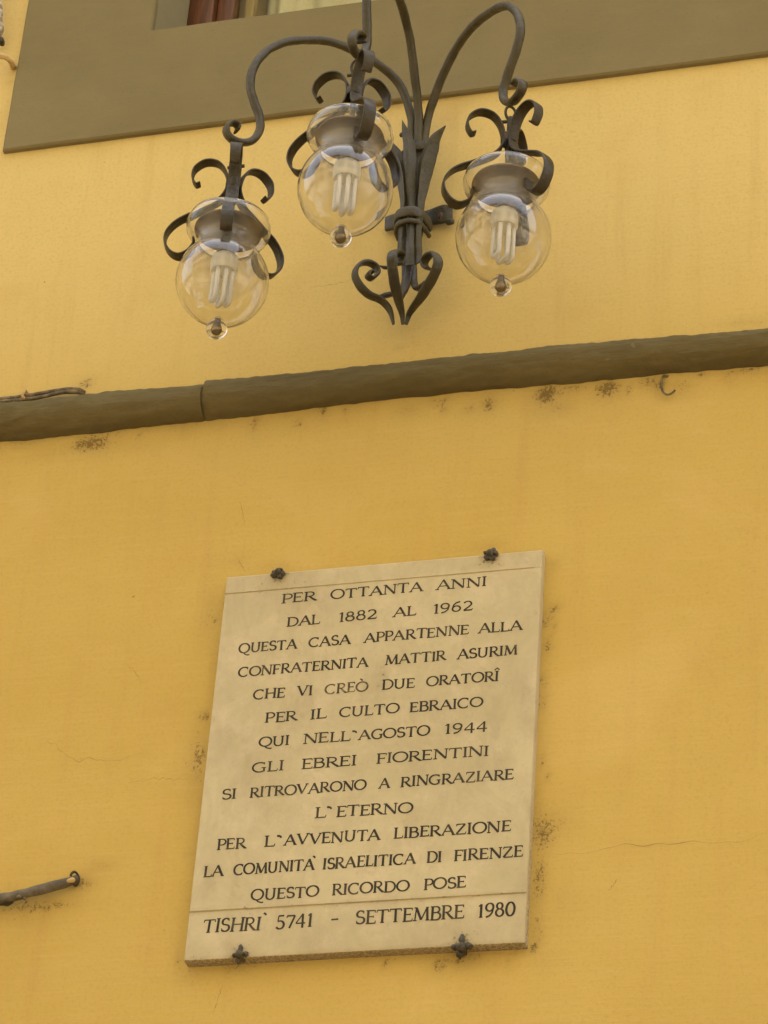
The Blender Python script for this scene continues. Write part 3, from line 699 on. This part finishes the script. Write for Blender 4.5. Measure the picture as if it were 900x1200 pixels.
SCR = {'left': [(461.4, 379.7), (457.8, 366), (449, 353.7), (431.8, 345), (421.7, 335), (415.9, 322), (420, 311), (430.3, 307.5), (440.5, 312.5), (442, 321), (436, 326.5), (431, 323), (433.5, 319), (437, 320.5)],
       'mid': [(472.3, 380.5), (470.8, 367), (465.5, 345), (461, 323.4), (459.2, 306), (460.7, 297), (465.5, 294.5), (470.3, 299), (470, 307), (467, 310)],
       'right': [(475.8, 380.5), (480, 367), (492.5, 349.4), (504, 330.6), (511.3, 316), (513.4, 304.6), (509, 297.3), (502, 299.5), (497, 308), (500, 314), (503.5, 315)]}
for k in ('left', 'mid', 'right'):
    b, d, nn = planes[k]
    mb = MB(); sweep(mb, spline(pp(k, SCR[k]), 110), nn, [.007, .016, .021, .021, .020, .019, .019, .019], [.004, .0095, .009, .009, .0085, .0075, .006], e=3.2, nseg=12, wob=.0009)
    link('scroll', mb.me(), M_IRON, bracket, smooth=True, angle=60)
mb = MB(); sweep(mb, spline([at(455.5, 313.5, -.03), at(450.5, 313.5, -.035), at(444.5, 311.2, -.04)], 14), (0, 0, 1), [.007, .009, .002], [.004, .004, .002], e=2.5, nseg=8)
link('thorn', mb.me(), M_IRON_D, bracket, smooth=True)

# leaves: folded blades, lower ends show as three straps under the collar
def leaf(pts, widths, fold, side, tn=.0028, n=60, cup=None, mat=None):
    P = spline(pts, n); T = np.gradient(P, axis=0); T /= np.linalg.norm(T, axis=1)[:, None]; W = interp(widths, n); F = interp(fold, n); vs = []; fs = []
    side = np.array(side, float)
    U = (-1, -.8, -.45, 0, .45, .8, 1)
    for i in range(n):
        b = side - T[i] * (side @ T[i]); b /= np.linalg.norm(b); nn = np.cross(b, T[i])    # nn points out to the viewer
        if nn[1] > 0: nn = -nn
        row = []
        for u in U:
            prof = (1 - abs(u)) ** 1.25
            row.append(P[i] + b * u * W[i] / 2 + nn * F[i] * prof)
        q = noise.noise_vector(Vector(P[i]) * 40)
        rag = [p + np.array(q) * .0012 for p in row]
        back = [p - nn * tn for p in rag[::-1]]
        vs += rag + back
    m = 2 * len(U)
    for i in range(n - 1):
        for k in range(m):
            a = i*m + k; c = i*m + (k+1) % m; fs.append((a, c, c + m, a + m))
    fs.append(tuple(range(m))[::-1]); fs.append(tuple((n-1)*m + k for k in range(m)))
    return mesh('leaf', vs, fs)
z7 = lambda x, y: (440 + x / 8, 130 + y / 8)
def LF(lst): return [at(*z7(x, y), d) for x, y, d in lst]
L1 = LF([(236, 1440, -.074), (248, 1180, -.073), (268, 900, -.074), (262, 720, -.073), (235, 540, -.074), (195, 400, -.078), (140, 275, -.086)])
L2 = LF([(318, 1445, -.078), (325, 1180, -.077), (338, 900, -.079), (330, 720, -.080), (325, 480, -.083), (305, 280, -.092), (252, 82, -.108)])
L3 = LF([(402, 1425, -.075), (395, 1180, -.074), (418, 900, -.075), (450, 690, -.074), (495, 430, -.076), (555, 265, -.082), (656, 138, -.094)])
W1 = [.0150, .0165, .0155, .0150, .0150, .0155, .018, .023, .027, .028, .0225, .0005]
W2 = [.0160, .0175, .0160, .0150, .0150, .0160, .0200, .0240, .0270, .0270, .0190, .0005]
W3 = [.0160, .0175, .0160, .0150, .0155, .0190, .0250, .0330, .0400, .0400, .0270, .0005]
link('leaf', leaf(L1, W1, [.001, .004, .006, .008, .012, .013, .008, 0], (1, .3, 0)), M_IRON, bracket, smooth=True, angle=45)
link('leaf', leaf(L2, W2, [.001, .005, .007, .010, .015, .015, .009, 0], (1, 0, 0)), M_IRON, bracket, smooth=True, angle=45)
link('leaf', leaf(L3, W3, [.001, .004, .006, .009, .015, .017, .010, 0], (1, -.3, 0)), M_IRON, bracket, smooth=True, angle=45)

# wall bar and collar
cb = at(490, 259, -.014)
bl = at(452, 262, -.014); br = at(530.5, 250, -.014)
mb = MB()
zc = (bl[2] + br[2]) / 2
P = [np.array([bl[0] + (br[0] - bl[0]) * t, -.012 - .004 * math.sin(t * 9), bl[2] + (br[2] - bl[2]) * t]) for t in np.linspace(0, 1, 50)]
sweep(mb, P, (0, 0, 1), [.036, .039, .040, .040, .038, .040, .043, .044, .036], .009, e=5, nseg=20, wob=.0012)
link('wall_bar', mb.me(), M_IRON, bracket, smooth=True, angle=50)
c = at(529.5, 240.5, -.016)
def lump(name, c, r, mat, parent, sub=3, nz=.25, fr=120):
    bm = bmesh.new(); bmesh.ops.create_icosphere(bm, subdivisions=sub, radius=1, matrix=Matrix.Translation(Vector(c)) @ Matrix.Diagonal((*r, 1)))
    for v in bm.verts: v.co += noise.noise_vector(v.co * fr) * min(r) * nz
    me = bpy.data.meshes.new(name); bm.to_mesh(me); bm.free(); return link(name, me, mat, parent, smooth=True)
lump('bolt_head', c, (.0085, .008, .0085), M_IRON, bracket); lump('bolt_head', at(527.5, 260, -.016), (.009, .007, .008), M_IRON, bracket)
lump('rusty_nail', at(516.5, 253, -.018), (.0055, .006, .010), M_RUST, bracket)
mb = MB(); mb.box((at(516.3, 243, -.018)[0] - .0012, -.0185, at(516, 250, -.018)[2]), (at(516.3, 243, -.018)[0] + .0012, -.0155, at(516, 241, -.018)[2])); link('slot', mb.me(), M_IRON_D, bracket)
for (px, py, y_) in ((470.3, 158, -.07), (472.5, 179, -.07), (493.8, 149, -.062)):
    lump('rivet', at(px, py, y_), (.0045, .005, .006), M_IRON_D, bracket, 2)
mb = MB(); q = at(492.8, 171.5, -.068); mb.box((q[0] - .010, q[1] - .006, q[2] - .011), (q[0] + .009, q[1] + .006, q[2] + .010)); mb.bevel(.003)
link('spacer_block', mb.me(), M_IRON, bracket, smooth=True, angle=50)
for dz, ww, rx in ((.0, .024, .035), (-.0215, .012, .0325)):
    cz = at(481, 249, -.085)[2] + dz
    P = [np.array([BX - .002 + rx * math.cos(t), -.050 - (.040 if dz == 0 else .036) * math.sin(t) ** .8 + .02 * (abs(math.cos(t)) ** 6), cz]) for t in np.linspace(.02, math.pi - .02, 50)]
    mb = MB(); sweep(mb, P, (0, 0, 1), ww, .009, e=2.4, nseg=14, wob=.0012)
    link('collar', mb.me(), M_IRON, bracket, smooth=True, angle=60)

# ================================================================ LANTERNS
SP = .0898
def glass_profile():
    out = []
    for k in range(0, 34):      # sphere from bottom to neck
        a = -90 + 124 * k / 33
        out.append((SP * math.cos(R(a)), SP * math.sin(R(a))))
    out[0] = (0.0, -SP)
    out += [(.0700, .0570), (.0655, .0632), (.0610, .0702), (.0575, .0775), (.0557, .0845), (.0555, .0900), (.0570, .0955), (.0615, .1010), (.0690, .1065), (.0765, .1130), (.0812, .1205), (.0825, .1290), (.0808, .1370), (.0790, .1425)]
    inner = []
    T = .0019
    n = len(out)
    for i in range(n):
        r, z = out[i]
        if i == 0: inner.append((0.0, z + T)); continue
        a = out[i-1]; b = out[min(i+1, n-1)]; tx, tz = b[0]-a[0], b[1]-a[1]; l = math.hypot(tx, tz) or 1
        inner.append((r - tz / l * T, z + tx / l * T))
    rim = [(out[-1][0] - .0002, out[-1][1] + .0014), (inner[-1][0] + .0004, inner[-1][1] + .0012)]
    return out + rim + inner[::-1]
STRAP = [(.066, .238), (.074, .234), (.083, .252), (.079, .275), (.060, .291), (.036, .289), (.020, .270), (.0125, .245), (.0135, .218), (.030, .190), (.068, .163), (.100, .141), (.118, .115), (.120, .090), (.110, .068), (.092, .057), (.075, .065), (.067, .079), (.0645, .092), (.0660, .099)]
STRAP_F = [(.066, .238), (.074, .234), (.083, .252), (.079, .275), (.060, .291), (.036, .289), (.020, .270), (.0125, .245), (.0135, .218), (.022, .190), (.040, .165), (.064, .142), (.086, .118), (.094, .092), (.092, .074), (.084, .064), (.075, .066), (.067, .079), (.0645, .092)]
def make_lantern(label):
    root = empty('glass_lantern', (0, 0, 0), label, 'lantern', 'hanging globe lanterns on the wrought iron bracket')
    def lk(name, mb, mat, par=root, sm=True, ang=None):
        me = mb.me(name); o = bpy.data.objects.new(name, me); COL.objects.link(o); o.parent = par; me.materials.append(mat)
        if sm:
            me.polygons.foreach_set('use_smooth', [True] * len(me.polygons))
            if ang: me.set_sharp_from_angle(angle=R(ang))
        return o
    mb = MB(); lathe(mb, glass_profile(), seg=72)
    g = lk('globe', mb, M_GLASS)
    mb = MB(); lathe(mb, [(0, -SP - .043)] + [(.0205 * math.cos(R(a)), -SP - .0225 + .0205 * math.sin(R(a))) for a in range(-80, 60, 10)] + [(.0095, -SP - .0030), (.0100, -SP - .0006), (.0, -SP - .0006)], seg=32)
    lk('finial', mb, M_GLASS, g)
    mb = MB(); lathe(mb, [(0, -SP - .031), (.0055, -SP - .030), (.0080, -SP - .0245), (.0060, -SP - .019), (.0035, -SP - .013), (.0030, -SP - .004), (0, -SP - .004)], seg=20); lk('finial_core', mb, M_HOLD, g)
    # domed metal cover inside the bowl, holder and lamp
    mb = MB(); lathe(mb, [(.0, .158), (.009, .157), (.012, .152), (.026, .147), (.046, .139), (.0640, .1270), (.0655, .1220), (.0640, .1215), (.044, .132), (.025, .139), (.0, .142)], seg=48)
    lk('cover', mb, M_HOLD)
    mb = MB(); lathe(mb, [(0, .141), (.016, .139), (.0175, .130), (.0175, .084), (.0185, .078), (.0185, .064), (0, .064)], seg=32); lk('bulb_holder', mb, M_HOLD, ang=40)
    mb = MB(); lathe(mb, [(0, .066), (.0160, .066), (.0175, .062), (.0250, .056), (.0262, .050), (.0262, .028), (.0240, .022), (0, .021)], seg=36)
    b = lk('bulb', mb, M_BASE, ang=40)
    for k, (cx, cy) in enumerate(((-.0125, -.009), (.0125, -.009), (-.0125, .009), (.0125, .009))):
        pass
    for sy in (-.0150, 0.0, .0150):     # three U tubes side by side
        x = .0105 if sy else .0165
        pts = [(-x, sy, .023), (-x, sy, -.040)] + [(-x * math.cos(a), sy, -.040 - x * .9 * math.sin(a)) for a in np.linspace(.3, math.pi - .3, 6)] + [(x, sy, -.040), (x, sy, .023)]
        mb = MB(); P = []
        for i in range(len(pts) - 1):
            for t in np.linspace(0, 1, 6, endpoint=False): P.append(np.array(pts[i]) * (1 - t) + np.array(pts[i+1]) * t)
        P.append(np.array(pts[-1]))
        sweep(mb, P, (0, 1, 0), .0092, .0092, nseg=12); lk('tube', mb, M_TUBE, b)
    # straps
    for k in range(3):
        P = [np.array([r, 0, z]) for r, z in STRAP]
        mb = MB(); sweep(mb, spline(P, 110), (0, 1, 0), [.019, .0235, .024, .024, .024, .0235, .024, .024, .0225], [.004, .0052, .0052, .0048, .0048], e=4.5, nseg=12, wob=.0009)
        lk('strap', mb, M_IRON_D, ang=50)
    # stem, binding ring and hook
    mb = MB(); sweep(mb, [np.array([0, 0, z]) for z in np.linspace(.140, .292, 20)], (1, 0, 0), .011, .011, nseg=12, wob=.0006); lk('stem', mb, M_IRON_D)
    mb = MB(); P = [np.array([.0150 * math.cos(t), .0150 * math.sin(t), .236]) for t in np.linspace(0, 2 * math.pi, 40)]; sweep(mb, P, (0, 0, 1), .020, .003, e=3, nseg=10, wob=.0004); lk('binding_ring', mb, M_IRON_D)
    mb = MB(); P = [np.array([.011 * math.sin(t), 0, .302 + .017 * math.cos(t)]) for t in np.linspace(0, 2 * math.pi, 36)]; sweep(mb, P, (0, 1, 0), .0055, .0055, nseg=10); lk('hook', mb, M_IRON_D)
    mb = MB(); sweep(mb, [np.array([x, .0, .283]) for x in np.linspace(-.017, .017, 6)], (0, 1, 0), .0075, .0075, nseg=8); lk('rivet', mb, M_IRON)
    return root
labels = {'left': 'clear glass globe lantern hanging lowest, under the left end of the bracket',
          'mid': 'clear glass globe lantern hanging highest, in front of the wall bracket leaves',
          'right': 'clear glass globe lantern hanging right of the bracket, beside its wall bar'}
AZ = {'left': (172, 28, -92), 'mid': (155, 37, -76), 'right': (186, 66, -56)}
def tree(o, par=None):
    c = o.copy(); COL.objects.link(c); c.parent = par
    for ch in list(o.children): tree(ch, c)
    return c
proto = make_lantern(labels['left'])
lan = {'left': proto, 'mid': tree(proto), 'right': tree(proto)}
for k, o in lan.items():
    o.location = LP[k]; o['label'] = labels[k]
    i = 0
    if k == 'left':
        mb = MB(); sweep(mb, spline([np.array([r, 0, z]) for r, z in STRAP_F], 110), (0, 1, 0), [.019, .0235, .024, .025, .025, .0245, .024, .024, .0225], [.004, .0052, .0052, .0048, .0048], e=4.5, nseg=12, wob=.0012)
        fm_ = mb.me('strap'); fm_.materials.append(M_IRON_D); fm_.polygons.foreach_set('use_smooth', [True] * len(fm_.polygons)); fm_.set_sharp_from_angle(angle=R(50))
    for ch in o.children:
        if ch.name.startswith('strap'):
            ch.rotation_euler = (0, 0, R(20.4 + AZ[k][i]))
            if k == 'left' and i == 2: ch.data = fm_
            i += 1
        elif ch.name.startswith('bulb') and not ch.name.startswith('bulb_h'):
            ch.rotation_euler = (0, 0, R({'left': -48, 'mid': -56, 'right': -42}[k]))
        elif ch.name.startswith(('hook',)):
            d = planes[k][1]; ch.rotation_euler = (0, 0, math.atan2(d[1], d[0]) + R(90))

# ================================================================ SMALL THINGS ON THE WALL
# old twin cable above the moulding
cab = empty('old_cable', tuple(at(50, 464, 0)), 'short weathered twin cable lying along the top of the moulding at left', 'cable')
for a, dz, col in (([(-40, 472.0), (0, 467.5), (30, 464), (55, 459.5), (80, 456), (93, 456.5), (99, 460)], 0, M_CABLE), ([(-40, 475.5), (0, 471), (30, 467.5), (50, 465.0), (72, 459.5), (90, 459), (99, 462)], .004, M_CABLE)):
    P = spline([at(x, y, -.012 - (x > -99) * .006 * max(0, 1 - abs(x - 40) / 70)) for x, y in a[:-1]] + [at(*a[-1], .002)], 60)
    mb = MB(); sweep(mb, P, (0, 0, 1), .0085, .0085, nseg=8, wob=.0018); link('strand', mb.me(), col, cab, smooth=True)
P = [at(29.5, 463, -.016) + np.array([.002 * math.sin(t * 3), .010 * math.cos(t), .012 * math.sin(t)]) for t in np.linspace(0, 2 * math.pi, 20)]
mb = MB(); sweep(mb, P, (1, 0, 0), .007, .003, nseg=8); link('clip', mb.me(), M_YPAINT, cab, smooth=True)
# conduit stub at lower left
con = empty('conduit_stub', tuple(at(60, 1040, 0)), 'grey cable conduit stub ending in the wall at lower left, beside the plaque', 'conduit')
P = spline([at(-45, 1061, -.018), at(0, 1053, -.018), at(14, 1050.5, -.018), at(30, 1047, -.018), at(55, 1040.5, -.018), at(72, 1036, -.018), at(84, 1032.2, -.016), at(91, 1029.5, -.012)], 90)
mb = MB(); sweep(mb, P, (0, 0, 1), [.019, .020, .018, .0195, .0205, .020, .018, .017], [.018, .018, .016, .018, .018, .018, .016], nseg=14, wob=.0018); link('conduit', mb.me(), M_COND, con, smooth=True)
lump('end_cap', at(82.5, 1031.8, -.0235), (.0095, .0045, .0055), M_YPAINT, con, 3, .5); 
P = [at(87.5, 1029.5, -.012) + np.array([.0045 * math.cos(t), .010 * math.cos(t), .0125 * math.sin(t)]) for t in np.linspace(-3.0, 3.0, 30)]
mb = MB(); sweep(mb, P, (0, 1, 0), .006, .004, nseg=8, wob=.0008); link('clip', mb.me(), M_IRON_D, con, smooth=True)
lump('mortar_dab', at(22, 1051, -.026), (.005, .004, .003), M_CABLE, con); lump('mortar_dab', at(29, 1053, -.024), (.003, .004, .003), M_CABLE, con)
lump('mortar_dab', at(5, 1056, -.014), (.020, .008, .009), M_IRON_D, con)
# painted hook under the moulding
hk = spline([at(783.5, 441, .003), at(778, 440.5, -.007), at(775.3, 445, -.010), at(775, 453, -.011), at(777.5, 460, -.011), at(782.5, 462.3, -.012), at(787.5, 460.5, -.012), at(791.5, 457, -.014)], 40)
mb = MB(); sweep(mb, hk, (0, 1, 0), .0052, [.008, .0052, .0046, .0046, .004], nseg=10, wob=.0004)
o = link('wall_hook', mb.me(), M_CABLE, smooth=True); tag(o, 'small C-shaped painted hook just under the brown moulding at right', 'hook')
# painted pipe loop and pale shutter catch at the top left edge
P = spline([at(-40, 72, -.045), at(-14, 66, -.045), at(2, 65.5, -.040), at(11, 70, -.030), at(15, 77, -.012), at(15.5, 80, .004)], 50)
mb = MB(); sweep(mb, P, (0, 0, 1), .0125, .0125, nseg=14, wob=.0008); o = link('painted_pipe', mb.me(), M_YPAINT, smooth=True); tag(o, 'yellow painted pipe end bending into the wall at the upper left edge', 'pipe')
sh = empty('shutter_catch', tuple(at(-6, 40, 0)), 'pale weathered shutter catch on the wall at the top left edge', 'shutter catch')
mb = MB(); P = spline([at(-8, -30, -.03), at(-4, 0, -.03), at(-1, 15, -.032), at(0, 28, -.028), at(-1, 38, -.024), at(-2, 46, -.012)], 50)
sweep(mb, P, (1, 0, 0), [.014, .014, .020, .024, .020, .016, .018, .010], [.02, .02, .024, .02, .02], nseg=14, wob=.0035); link('arm', mb.me(), M_PALE, sh, smooth=True)
lump('pin', at(1.5, 48.5, -.022), (.007, .012, .010), M_IRON_D, sh)
# ================================================================ ACROSS THE STREET
mb = MB(); mb.add([(-90, -60, 0), (90, -60, 0), (90, 60, 0), (-90, 60, 0)], [(0, 1, 2, 3)])
tag(link('street', mb.me(), M_STREET), kind='structure')
opp = empty('opposite_house', (0, -7.5, 0), 'plain ochre house across the narrow street with shuttered windows', 'building')
ow = []
mb = MB(); zs = [(0, 1.0), (3.6, 5.0), (7.0, 8.4)]
# facade wall made of piers and spandrels around real openings
cols = [-11 + 3.1 * k for k in range(9)]
prev = 0
XL, XR = -13.0, 16.5
for (a, b) in [(0, 4.2), (6.2, 7.4), (9.2, 10.6), (12.4, 13.0)]: mb.box((XL, -8.0, a), (XR, -7.5, b))
for (a, b) in [(4.2, 6.2), (7.4, 9.2), (10.6, 12.4)]:
    e = XL
    for c0 in cols: mb.box((e, -8.0, a), (c0, -7.5, b)); e = c0 + 1.1
    mb.box((e, -8.0, a), (XR, -7.5, b))
link('wall', mb.me(), M_OPP, opp)
mb = MB(); mb.box((XL - .2, -8.8, 13.0), (XR + .2, -6.9, 13.15)); link('roof', mb.me(), M_TILE, opp)
fm = pm = None
for (a, b) in [(4.2, 6.2), (7.4, 9.2), (10.6, 12.4)]:
    for c0 in cols:
        mb = MB(); mb.box((c0, -7.66, a), (c0 + .07, -7.60, b)); mb.box((c0 + 1.03, -7.66, a), (c0 + 1.1, -7.60, b)); mb.box((c0 + .07, -7.66, b - .07), (c0 + 1.03, -7.60, b)); mb.box((c0 + .07, -7.66, a), (c0 + 1.03, -7.60, a + .07)); mb.box((c0 + .52, -7.655, a + .07), (c0 + .58, -7.605, b - .07))
        wn_ = link('window', mb.me(), M_STONE, opp)
        mb = MB(); mb.box((c0 + .07, -7.65, a + .07), (c0 + .52, -7.64, b - .07)); mb.box((c0 + .58, -7.65, a + .07), (c0 + 1.03, -7.64, b - .07)); link('pane', mb.me(), M_DPANE, wn_)
        for s0 in (c0 - .57, c0 + 1.12):
            mb = MB(); mb.box((s0, -7.495, a), (s0 + .55, -7.45, b)); link('shutter', mb.me(), M_SHUT, opp)
        mb = MB(); mb.box((c0 - .08, -7.49, a - .12), (c0 + 1.18, -7.40, a - .003)); link('sill', mb.me(), M_STONE, opp)
